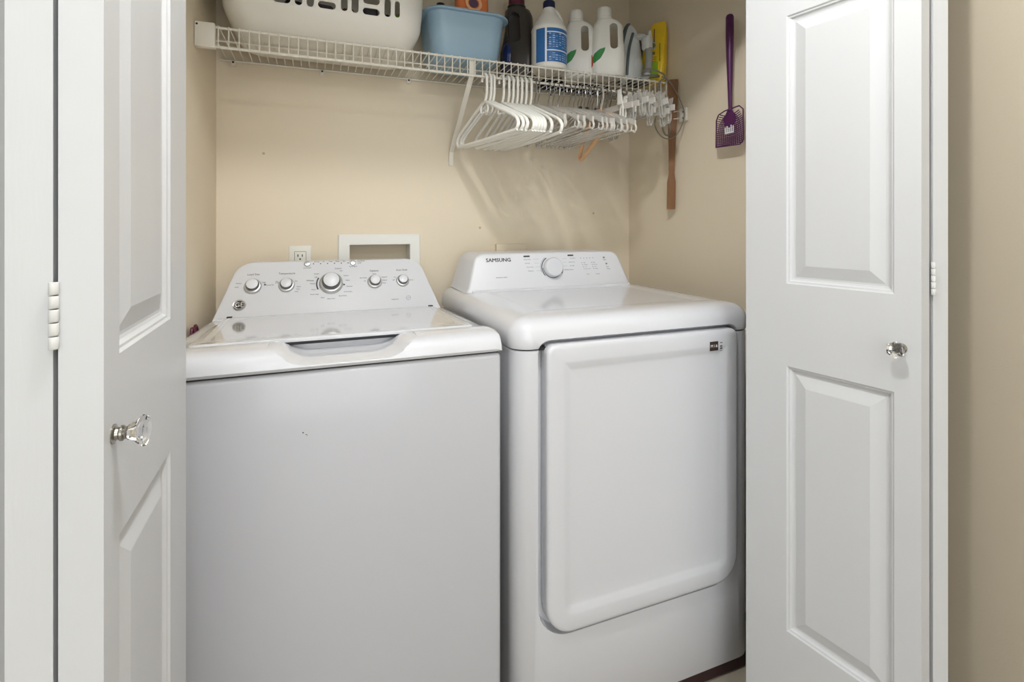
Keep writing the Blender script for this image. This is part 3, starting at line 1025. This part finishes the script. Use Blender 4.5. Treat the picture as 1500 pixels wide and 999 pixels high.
# charcoal detergent jug
jug('detergent_jug', (.705, 1.758, TOPZ), VR, 'charcoal detergent jug with maroon cap between blue tub and bleach bottle', 'bottle',
    [(.060, .042, 0, 0, .7), (.067, .048, 0, .004, .7), (.069, .050, 0, .05, .7), (.067, .049, 0, .09, .7), (.060, .046, .002, .13, .75), (.053, .042, .002, .175, .8), (.053, .040, .0, .225, .85), (.048, .036, -.004, .248, .95), (.030, .028, -.008, .262, 1), (.027, .027, -.008, .270, 1)],
    M_detergent, M_maroon, (-.014, .120, .235, .023, -.05), (.030, .270, .310, -.008), through=False)
tag(part('blue_sachet', lump(.630, 1.690, TOPZ + .05, .010, .028, .045, 31), mat('deep_blue_film', (28, 42, 88), .3, noise=.5, nscale=60), None, loc=(.630, 1.690, TOPZ)), 'small dark blue packet squeezed between blue tub and charcoal jug', 'packet')

# bleach bottle
BL = (.780, 1.650, TOPZ)
t = thing('bleach_bottle', BL, 'white bottle with navy cap and big blue label on the shelf', 'bottle')
part('bottle_body', lathe(NB(), [(.058, 0), (.063, .004), (.0645, .010), (.0645, .015), (.0635, .018), (.0635, .142), (.0645, .146), (.0620, .154), (.055, .168), (.045, .184), (.0355, .198), (.0275, .210), (.0218, .223), (.021, .234)], 40, Matrix.Translation(BL)), M_white_bottle, t, ang=45)
part('cap', lathe(NB(), [(.0215, .228), (.022, .23), (.022, .250), (.020, .254), (.008, .2545)], 28, Matrix.Translation(BL)), M_navy, t)


def wrap(r, a0, a1, z0, z1, n=28, th=.0006):
    rings = []
    for k in range(n + 1):
        a = R(a0 + (a1 - a0) * k / n)
        c, s = math.cos(a), math.sin(a)
        rings.append([(BL[0] + q * c, BL[1] + q * s, BL[2] + z) for q, z in ((r, z0), (r + th, z0), (r + th, z1), (r, z1))])
    return loft(NB(), rings)


part('label', wrap(.0636, -160, 60, .020, .138), M_blue_label, t)
bm = wrap(.0642, -128, -122, .020, .138, 4)
b2 = NB()
for z0, z1, a0, a1 in ((.122, .1255, -122, 40), (.058, .0615, -122, 40)):
    w2 = wrap(.0642, a0, a1, z0, z1, 24)
    me = bpy.data.meshes.new('x'); w2.to_mesh(me); bm.from_mesh(me); w2.free()
part('label_bands', bm, M_whiteprint, t)
bm = NB()
rnd = random.Random(3)
for ci, a in enumerate((-112, -100, -90, -78, -66, -56, -44, -32, -20)):
    for r_ in range(13):
        z = .026 + r_ * .0075
        if .052 < z < .066 or z > .118: continue
        if rnd.random() < .15: continue
        wdt = rnd.uniform(5, 9)
        w2 = wrap(.0642, a - wdt / 2, a + wdt / 2, z, z + rnd.choice((.0012, .002, .0035)), 3, .0004)
        me = bpy.data.meshes.new('x'); w2.to_mesh(me); bm.from_mesh(me); w2.free()
tag(part('label_print', bm, M_lightprint, t, False), kind='stuff')
bm = NB()
for r_ in range(5):
    w2 = wrap(.0642, -121, -116, .075 + r_ * .009, .079 + r_ * .009, 2, .0005)
    me = bpy.data.meshes.new('x'); w2.to_mesh(me); bm.from_mesh(me); w2.free()
part('label_warning', bm, M_ink, t, False)
hp = spline([(.018, .012, .226), (.034, .022, .220), (.052, .034, .195), (.052, .034, .165), (.046, .03, .15)], 5)
part('handle', tube(NB(), [(BL[0] + x, BL[1] + y * .3, BL[2] + z) for x, y, z in hp], [.008] * 3 + [.0095] * (len(hp) - 3), 10), M_white_bottle, t)

tag(part('folded_cloth', box(NB(), (.985, 1.836, TOPZ + .016), (.30, .085, .032), .012, 3), mat('navy_cloth', (30, 34, 58), .9, bump=.3, bscale=100), None, loc=(.985, 1.836, TOPZ)), 'dark navy folded cloth at the back of shelf behind the white jugs', 'cloth')
# two softener jugs
SOFT = [(.056, .038, 0, 0, .8), (.062, .043, 0, .004, .8), (.0655, .046, 0, .02, .8), (.0655, .046, 0, .075, .8), (.063, .044, 0, .11, .8), (.0595, .041, .001, .14, .85), (.0575, .038, .002, .17, .85), (.0545, .035, .003, .193, .9), (.046, .031, 0, .210, .95), (.032, .030, -.006, .219, 1), (.0265, .0265, -.010, .223, 1), (.0265, .0265, -.010, .228, 1)]
for loc, lab in (((.931, 1.705, TOPZ), 'white softener jug with white cap, next to the blue-labelled bottle'), ((1.019, 1.645, TOPZ), 'white softener jug with white cap, next to the iron')):
    t = jug('softener_jug', loc, VR - R(4), lab, 'bottle', SOFT, M_white_bottle, M_white_bottle, (.0245, .098, .196, .0145, -.03), (.0265, .228, .264, -.010), 'white softener jugs on the shelf')
    # green and red leaf print wrapping the left front corner
    def surf(a, off):
        hw, hd, r = .0655, .046, .0368
        u = Vector((math.cos(a), math.sin(a)))
        lo, hi = 0.0, .1
        for _ in range(30):
            q = (lo + hi) / 2
            dx, dy = max(0, abs(u.x * q) - (hw - r)), max(0, abs(u.y * q) - (hd - r))
            if math.hypot(dx, dy) < r: lo = q
            else: hi = q
        return u * (lo + off)

    def leafp(pts, m, nm):
        bm = NB()
        lo_, hi_ = min(z for u, z in pts), max(z for u, z in pts)
        rings = []
        for k in range(13):
            z = lo_ + .0004 + (hi_ - lo_ - .0008) * k / 12
            us = []
            for i in range(len(pts)):
                (u0, z0), (u1, z1) = pts[i], pts[(i + 1) % len(pts)]
                if (z0 - z) * (z1 - z) < 0: us.append(u0 + (u1 - u0) * (z - z0) / (z1 - z0))
            ua, ub = min(us), max(us)
            row = []
            for off in (-.0002, .0009):
                for j in range(9):
                    uu = ua + (ub - ua) * (j if off < 0 else 8 - j) / 8
                    p = surf(R(200 + uu), off)
                    row.append((p.x, p.y, z))
            rings.append(row)
        loft(bm, rings)
        part(nm, xf(bm, loc, VR - R(4)), m, t)
    leafp([(20, .048), (42, .064), (58, .090), (62, .104), (42, .100), (22, .084), (14, .066)], M_green, 'leaf_print')
    leafp([(6, .030), (17, .042), (17, .064), (13, .082), (-2, .078), (-8, .054)], M_red, 'flower_print')

# ------------------------------------------------------------------ iron standing on its heel
IR = Vector((1.168, 1.665, TOPZ))
it_ = thing('clothes_iron', IR, 'pale grey clothes iron with grey grip standing on its heel beside the softener jug', 'iron')
# local iron space: L along the sole (0 heel .. .24 tip), W across, Hh above the sole
hdir = Vector((.25, -.97, 0)).normalized()
wdir = Vector((0, 0, 1)).cross(hdir)
IM = Matrix((wdir, Vector((0, 0, 1)), hdir)).transposed().to_4x4()
IM = Matrix.Translation(IR - hdir * .055) @ IM @ Matrix.Diagonal((1, 1.06, 1, 1))


def sole(sc, h, l0=0.0, l1=.240, tip=1.0):
    pts = []
    for k in range(21):
        s = k / 20
        l = l0 + (l1 - l0) * s
        wv = .056 * sc * (min(1, (1 - s) * 1.55) ** .62) * (1 if s > .06 else .85 + .15 * s / .06)
        pts.append((wv, l, h))
    return pts + [(-x, l, hh) for x, l, hh in reversed(pts[:-1])]


def iron_loft(lst): return loft(NB(), [[IM @ Vector(p) for p in sole(*a)] for a in lst])


part('soleplate', iron_loft([(.97, 0, .002, .238), (1, .002, 0, .240), (1, .007, 0, .240)]), M_sole, it_)
part('skirt', iron_loft([(1.0, .0075, 0, .240), (1.0, .016, 0, .238), (.97, .02, .0, .235)]), M_teal, it_)
part('iron_body', iron_loft([(.96, .0205, 0, .232), (.92, .032, .0, .222), (.80, .046, .0, .205), (.60, .056, .0, .185), (.35, .062, .004, .165)]), M_iron, it_)
hp = spline([(0, .030, .045), (0, .012, .075), (0, .022, .102), (0, .075, .112), (0, .130, .108), (0, .162, .092), (0, .172, .066), (0, .172, .05)], 5)
part('handle', tube(NB(), [IM @ Vector(p) for p in hp], .0125, 12), M_iron, it_)
gp = spline([(0, .030, .1045), (0, .075, .1125), (0, .118, .1095)], 6)
part('grip', tube(NB(), [IM @ Vector(p) for p in gp], .0142, 12), M_grip, it_)
for sgn in (-1, 1):
    ln = spline([(sgn * .046, .03, .044), (sgn * .0445, .07, .0455), (sgn * .036, .13, .0465), (sgn * .015, .188, .047)], 5)
    part('accent_stripe', tube(NB(), [IM @ Vector(p) for p in ln], .0055, 8), M_teal, it_)
part('handle_head', (lambda b_: (b_.transform(IM @ Matrix.Translation((0, .138, .104))), b_)[1])(box(NB(), (0, 0, 0), (.034, .052, .036), .010, 3)), M_iron, it_)
part('steam_button', iron_loft([(.14, .112, .150, .182), (.14, .120, .150, .182), (.10, .122, .152, .178)]), M_iron, it_)
part('dial', lathe(NB(), [(.026, .055), (.026, .062), (.022, .065)], 24, IM @ Matrix.Translation((0, .070, 0))), M_iron, it_)
part('heel_rest', loft(NB(), [[IM @ Vector((x, z, y)) for x, y in rrect(.046, .034, .02, 5, 0, .055)] for z in (0, .012)]), M_teal, it_)
# cord: wraps round the heel, drops over the lip and hangs in a loop
cp = spline([IM @ Vector((0, .012, .10)), IR + Vector((.055, -.06, .02)), IR + Vector((.02, -.088, .014)), IR + Vector((-.03, -.075, .012)), IR + Vector((-.02, -.100, .030)), IR + Vector((.045, -.108, .010)), (1.195, 1.571, 1.775), (1.205, 1.570, 1.70), (1.21, 1.565, 1.62), (1.222, 1.560, 1.590), (1.240, 1.560, 1.60), (1.236, 1.562, 1.66), (1.226, 1.566, 1.74)], 7)
part('cord', tube(NB(), cp, .0034, 8), M_cord, it_)
cp = spline([(1.226, 1.567, 1.74), (1.195, 1.562, 1.69), (1.165, 1.550, 1.625), (1.185, 1.540, 1.580), (1.225, 1.535, 1.572), (1.255, 1.525, 1.60), (1.268, 1.512, 1.66), (1.262, 1.53, 1.72), (1.242, 1.560, 1.79), (1.215, 1.575, 1.812)], 7)
part('cord_loop', tube(NB(), cp, .0022, 8), M_cord, it_)

# ------------------------------------------------------------------ yellow pouch
YP = Vector((1.240, 1.660, TOPZ))
yp = thing('yellow_pouch', YP, 'yellow printed refill pouch leaning at the right end of the shelf', 'pouch')
ya = R(-55)
pr = [(.042, .022, 0), (.046, .026, .02), (.047, .026, .10), (.046, .024, .15), (.043, .016, .19), (.034, .006, .222), (.028, .0025, .238), (.022, .002, .248)]
part('pouch_body', xf(loft(NB(), [[(x + z * .03 + max(0, z - .17) * .22, y + z * .02, z) for x, y in rrect(a, b2, b2 * .6, 5)] for a, b2, z in pr]), YP, ya), M_yellow, yp, ang=60)
YF = Matrix.Translation(YP) @ Matrix.Rotation(ya, 4, 'Z') @ frame((0, -.0265, 0), (1, 0, 0), (0, .02, 1))
bm = NB()
rect_on(bm, YF, .002, .055, .050, .060, .001)
part('lime_print', bm, M_lime, yp, False)
part('badge_print', lathe(NB(), [(.014, 0), (.014, .0012)], 20, YF @ Matrix.Translation((.006, .150, .0))), M_olive, yp, False)
part('badge_ring', arc_on(NB(), YF, .006, .150, .011, .014, 0, 360, .0017), M_lightprint, yp, False)
bm = NB()
rect_on(bm, YF, .004, .120, .022, .012, .001)
for i in range(3): rect_on(bm, YF, .004, .104 - i * .008, .034, .002, .001)
rect_on(bm, YF, .034, .120, .003, .07, .001)
part('pouch_print', bm, M_olive, yp, False)
bm = NB()
rect_on(bm, YF, .012, .185, .004, .06, .001)
part('fold_mark', bm, M_wood, yp, False)

# ------------------------------------------------------------------ hangers
HR = SZL + .0042      # top of hanging rod


def hanger_root(name, label, cat, group):
    return thing(name, (0, 0, 0), label, cat, group)


def arc_pts(cy, cz, r, a0, a1, n):
    return [(0, cy + r * math.cos(R(a0 + (a1 - a0) * k / n)), cz + r * math.sin(R(a0 + (a1 - a0) * k / n))) for k in range(n + 1)]


ORD = ['first', 'second', 'third', 'fourth', 'fifth', 'sixth', 'seventh', 'eighth', 'ninth', 'tenth', 'eleventh', 'twelfth', 'thirteenth', 'fourteenth', 'fifteenth', 'sixteenth']

# white tubular hanger, lying in the local yz plane, rod contact at the origin (tube inside rests on rod)
hw_ = hanger_root('white_hanger', 'white tubular plastic hanger, first from the left on the hanging rod', 'hanger', 'white hangers on the rod')
hr, tr = .017, .0046
hk = arc_pts(0, tr - hr, hr, 20, 180, 12)
hk = [(0, .0165, -.030), (0, .0172, -.018)][1:] + hk + [(0, -hr, -.045), (0, -hr + .001, -.062), (0, -.010, -.078), (0, -.003, -.090)]
part('hook', tube(NB(), hk, tr, 10), M_hanger, hw_)
fr = spline([(0, 0, -.088), (0, -.05, -.106), (0, -.12, -.136), (0, -.182, -.163), (0, -.205, -.178), (0, -.213, -.194), (0, -.204, -.208), (0, -.185, -.211),
             (0, 0, -.213), (0, .185, -.211), (0, .204, -.208), (0, .213, -.194), (0, .205, -.178), (0, .182, -.163), (0, .12, -.136), (0, .05, -.106)], 4, closed=True)
part('frame', tube(NB(), fr, .0054, 10, closed=True), M_hanger, hw_)
for sgn in (-1, 1):
    lp = spline([(0, sgn * .022, -.096), (0, sgn * .026, -.112), (0, sgn * .018, -.124), (0, sgn * .006, -.120)], 4)
    part('strap_hook', tube(NB(), lp, .0036, 8), M_hanger, hw_)
wh = [(.516, 9.9), (.531, 10.2), (.542, 11.0), (.576, 7.2), (.596, 4.1), (.612, 2.2), (.628, .4), (.644, -1.4), (.660, .2), (.677, 4.8)]
for i, (x, a) in enumerate(wh):
    loc, rot = (x, SYF, HR), (0, 0, R(a))
    if i == 0:
        hw_.location = loc
        hw_.rotation_euler = rot
    else:
        lb = 'white tubular plastic hanger, %s from the left on the hanging rod' % ORD[i]
        if i == 9: lb = 'white tubular plastic hanger, rightmost of the white ones, next to clear hangers'
        dup(hw_, loc, rot, lb)

# clear hangers with steel hooks
ch = hanger_root('clear_hanger', 'clear plastic hanger with steel hook, first right of the white hangers', 'hanger', 'clear hangers with steel hooks')
hr2 = .0145
hk = [(0, hr2 * .9, -.024)] + arc_pts(0, .0018 - hr2, hr2, 10, 180, 12) + [(0, -hr2, -.035), (0, -.010, -.052), (0, -.002, -.062), (0, 0, -.084)]
part('hook', tube(NB(), hk, .0017, 8), M_hook, ch)
arm = []
for k in range(25):
    s = -1 + 2 * k / 24
    y = .208 * s
    z = -.088 - .075 * abs(s) ** 1.25
    hh = .0085 * (1 - .45 * abs(s)) + (.004 if abs(s) > .9 else 0)
    wd = .0032
    arm.append([(-wd, y, z - hh), (wd, y, z - hh), (wd, y, z + hh), (-wd, y, z + hh)])
part('shoulder_bar', loft(NB(), arm), M_clear, ch)
part('lower_bar', tube(NB(), [(0, -.19, -.168), (0, -.185, -.186), (0, .185, -.186), (0, .19, -.168)], .0028, 6), M_clear, ch)
for sgn in (-1, 1):
    part('end_hook', tube(NB(), spline([(0, sgn * .196, -.158), (0, sgn * .212, -.178), (0, sgn * .204, -.192), (0, sgn * .190, -.186)], 3), .0036, 6), M_clear, ch)
cx = [.697, .710, .749, .765, .786, .802, .829, .848, .864, .876, .890, .903, .912, .923, .951]
for i, x in enumerate(cx):
    loc, rot = (x, SYF, HR), (0, 0, R(random.uniform(-3.5, 3.5)))
    if i == 0:
        ch.location = loc
        ch.rotation_euler = rot
    else:
        dup(ch, loc, rot, 'clear plastic hanger with steel hook, %s right of the white hangers' % ORD[i])
# a few black foam hook sleeves seen on the last hooks
for i, x in enumerate((.866, .893, .930)):
    tag(part('hook_sleeve', lathe(NB(), [(.0035, 0), (.0048, .002), (.0048, .010), (.003, .012)], 10, Matrix.Translation((x, SYF - .006, HR - .078)) @ Matrix.Rotation(R(90), 4, 'Y')), M_black, None, loc=(x, SYF - .006, HR - .082)),
        'small black size marker on the clear hanger necks, %s from the left' % ORD[i], 'size marker', 'black size markers')

# skirt hangers with clips
kh = hanger_root('clip_hanger', 'clear clip hanger with steel hook, first from the left of the clip hangers', 'hanger', 'clip hangers at the right end of the rod')
hk = [(0, hr2 * .9, -.024)] + arc_pts(0, .0018 - hr2, hr2, 10, 180, 12) + [(0, -hr2, -.038), (0, -.008, -.052), (0, -.001, -.062), (0, 0, -.080)]
part('hook', tube(NB(), hk, .0017, 8), M_hook, kh)
bar = []
for k in range(13):
    s = -1 + 2 * k / 12
    bar.append([(-.003, .18 * s, -.100 - .006 * s * s), (.003, .18 * s, -.100 - .006 * s * s), (.003, .18 * s, -.080 - .006 * s * s), (-.003, .18 * s, -.080 - .006 * s * s)])
part('bar', loft(NB(), bar), M_clear, kh)


def clip_bm(y):
    bm = NB()
    for sx in (-1, 1):
        top = [(sx * .0120, -.056, .010), (sx * .0085, -.078, .0095), (sx * .0045, -.096, .0075)]
        loft(bm, [[(x - .0013, y - wv, z), (x + .0013, y - wv, z), (x + .0013, y + wv, z), (x - .0013, y + wv, z)] for x, z, wv in top])
        for sy in (-.0065, .0065):
            leg = [(sx * .0045, -.096, .0025), (sx * .0068, -.118, .003), (sx * .0050, -.134, .003), (sx * .0015, -.144, .0028)]
            loft(bm, [[(x - .0014, y + sy - wv, z), (x + .0014, y + sy - wv, z), (x + .0014, y + sy + wv, z), (x - .0014, y + sy + wv, z)] for x, z, wv in leg])
        box(bm, (sx * .0015, y, -.144), (.003, .019, .006), .001, 1)
    box(bm, (0, y, -.094), (.013, .010, .008), .001, 1)
    return bm


for y in (-.150, .150): part('clip', clip_bm(y), M_clip, kh)
kx = [.978, .996, 1.018, 1.040, 1.062, 1.086, 1.110, 1.132]
for i, x in enumerate(kx):
    loc, rot = (x, SYF, HR), (R(random.uniform(-9, 9)), R(random.uniform(-3, 3)), R(random.uniform(-5, 5)))
    if i == 0:
        kh.location = loc
        kh.rotation_euler = rot
    else:
        dup(kh, loc, rot, 'clear clip hanger with steel hook, %s from the left of the clip hangers' % ORD[i])
# one with opaque white clips
k2 = hanger_root('clip_hanger', 'clip hanger with opaque white clips and wide white hook near the iron', 'hanger', None)
hk = [(0, hr, -.024)] + arc_pts(0, tr - hr, hr, 10, 180, 12) + [(0, -hr, -.038), (0, -.008, -.056), (0, 0, -.082)]
part('hook', tube(NB(), hk, .0038, 8), M_clear, k2)
part('bar', loft(NB(), bar), M_clear, k2)
for y in (-.130, .130):
    part('clip', clip_bm(y), M_white_bottle, k2)
    part('clip_plate', box(NB(), (-.0145, y, -.062), (.002, .022, .052), .001, 1), M_white_bottle, k2)
place(k2, (.958, SYF, HR), R(4))
# peach hanger seen below the clear ones
th = hanger_root('peach_hanger', 'peach coloured plastic hanger hanging askew below the clear hangers', 'hanger', None)
hk = arc_pts(0, tr - hr, hr, 10, 180, 12) + [(0, -hr, -.045), (0, -.010, -.075), (0, -.002, -.092)]
part('hook', tube(NB(), hk, .0018, 8), M_hook, th)
fr2 = spline([(0, 0, -.088), (0, -.08, -.112), (0, -.125, -.130), (0, -.135, -.142), (0, -.122, -.150), (0, 0, -.190), (0, .120, -.236), (0, .148, -.238), (0, .148, -.216), (0, .09, -.146)], 5, closed=True)
part('frame', tube(NB(), fr2, .0072, 10, closed=True), M_tan, th)
place(th, (.938, SYF, HR), R(-7))

# ------------------------------------------------------------------ wooden paddle and fly swatter
wp_ = thing('wooden_paddle', (1.262, 1.565, 1.31), 'long brown wooden stick with wide ends hanging at the right end of shelf', 'wooden stick')
sec = [(1.806, .019), (1.800, .0205), (1.68, .0185), (1.60, .0155), (1.52, .0125), (1.45, .0115), (1.435, .013), (1.415, .0165), (1.36, .0165), (1.311, .0165)]
rings = []
tx = Vector((.80, -.60, 0))
nx = Vector((.60, .80, 0))
for z, hwv in sec:
    c = Vector((1.266 - (1.806 - z) * .004, 1.572 + (1.806 - z) * .02, z))
    rings.append([c + tx * (-hwv) - nx * .004 + Vector((0, 0, .0)), c + tx * hwv * .9 - nx * .004, c + tx * hwv * .9 + nx * .004, c + tx * (-hwv) + nx * .004])
part('stick', loft(NB(), rings), M_wood, wp_, False)

fs = thing('fly_swatter', (1.252, 1.275, 1.508), 'purple plastic fly swatter hanging on the right closet wall', 'fly swatter')
SXw = 1.252


def sp(y, z, off=0.0): return Vector((SXw - off, 1.275 + (y - 1.297) * .983, 1.508 + (z - 1.513) * .983))


FSY = 1.297
bm = tube(NB(), [sp(FSY, 1.950), sp(FSY, 1.947), sp(FSY, 1.940), sp(FSY, 1.87), sp(FSY, 1.80), sp(FSY - .001, 1.70), sp(FSY - .002, 1.63)], [.004, .0095, .0125, .0125, .0105, .0075, .0058], 12)
part('handle', bm, M_purple, fs)
# mesh head: outline, ribs and cross strands
yc, zt, zb = 1.297, 1.638, 1.513
ol = [(yc - .040, zt), (yc + .022, zt - .004), (yc + .050, zt - .012), (yc + .060, zt - .03), (yc + .062, zb + .004), (yc - .044, zb), (yc - .057, zb + .012), (yc - .056, zt - .014)]
part('head_rim', tube(NB(), [sp(y, z) for y, z in ol], .0022, 6, closed=True), M_purple, fs)
bm = NB()
for k in range(13):
    y0 = yc - .052 + k * (.110 / 12)
    tube(bm, spline([sp(yc - .002, zt - .006), sp(yc + (y0 - yc) * .75, zt - .045), sp(y0, zb + .003)], 4), .0012, 5)
tag(part('head_rib', bm, M_purple, fs), kind='stuff')
bm = NB()
for k in range(17):
    z = zb + .006 + k * .0066
    f = min(1, 1 - (max(0, k - 12)) * .07)
    pts = [sp(yc + .002 + s * .057 * f, z - .010 * (1 - s * s) * min(1, k / 5)) for s in (-1, -.66, -.33, 0, .33, .66, 1)]
    tube(bm, pts, .0017, 5)
tag(part('head_strand', bm, M_purple, fs), kind='stuff')
bm = loft(NB(), [[sp(y, z, o_) for y, z in ((yc - .006, zt), (yc + .006, zt), (yc + .028, zt - .035), (yc + .020, zt - .055), (yc, zt - .062), (yc - .020, zt - .055), (yc - .028, zt - .035))] for o_ in (-.001, .0015)])
part('head_web', bm, M_purple, fs, False)
FS = frame((SXw - .0018, 1.275, 1.564), (0, -1, 0), (0, .06, 1))
bm = NB()
rect_on(bm, FS, 0, -.012, .038, .0055, .0012)
for i, h in enumerate((.016, .020, .014, .022, .018)):
    rect_on(bm, FS, -.017 + i * .0085, -.010 + h / 2, .0042, h, .0012)
part('white_mark', bm, M_whiteprint, fs, False)
part('wall_nail', tube(NB(), [(1.244, 1.275, 1.926), (1.2895, 1.275, 1.926)], .0013, 6), M_wall, fs)
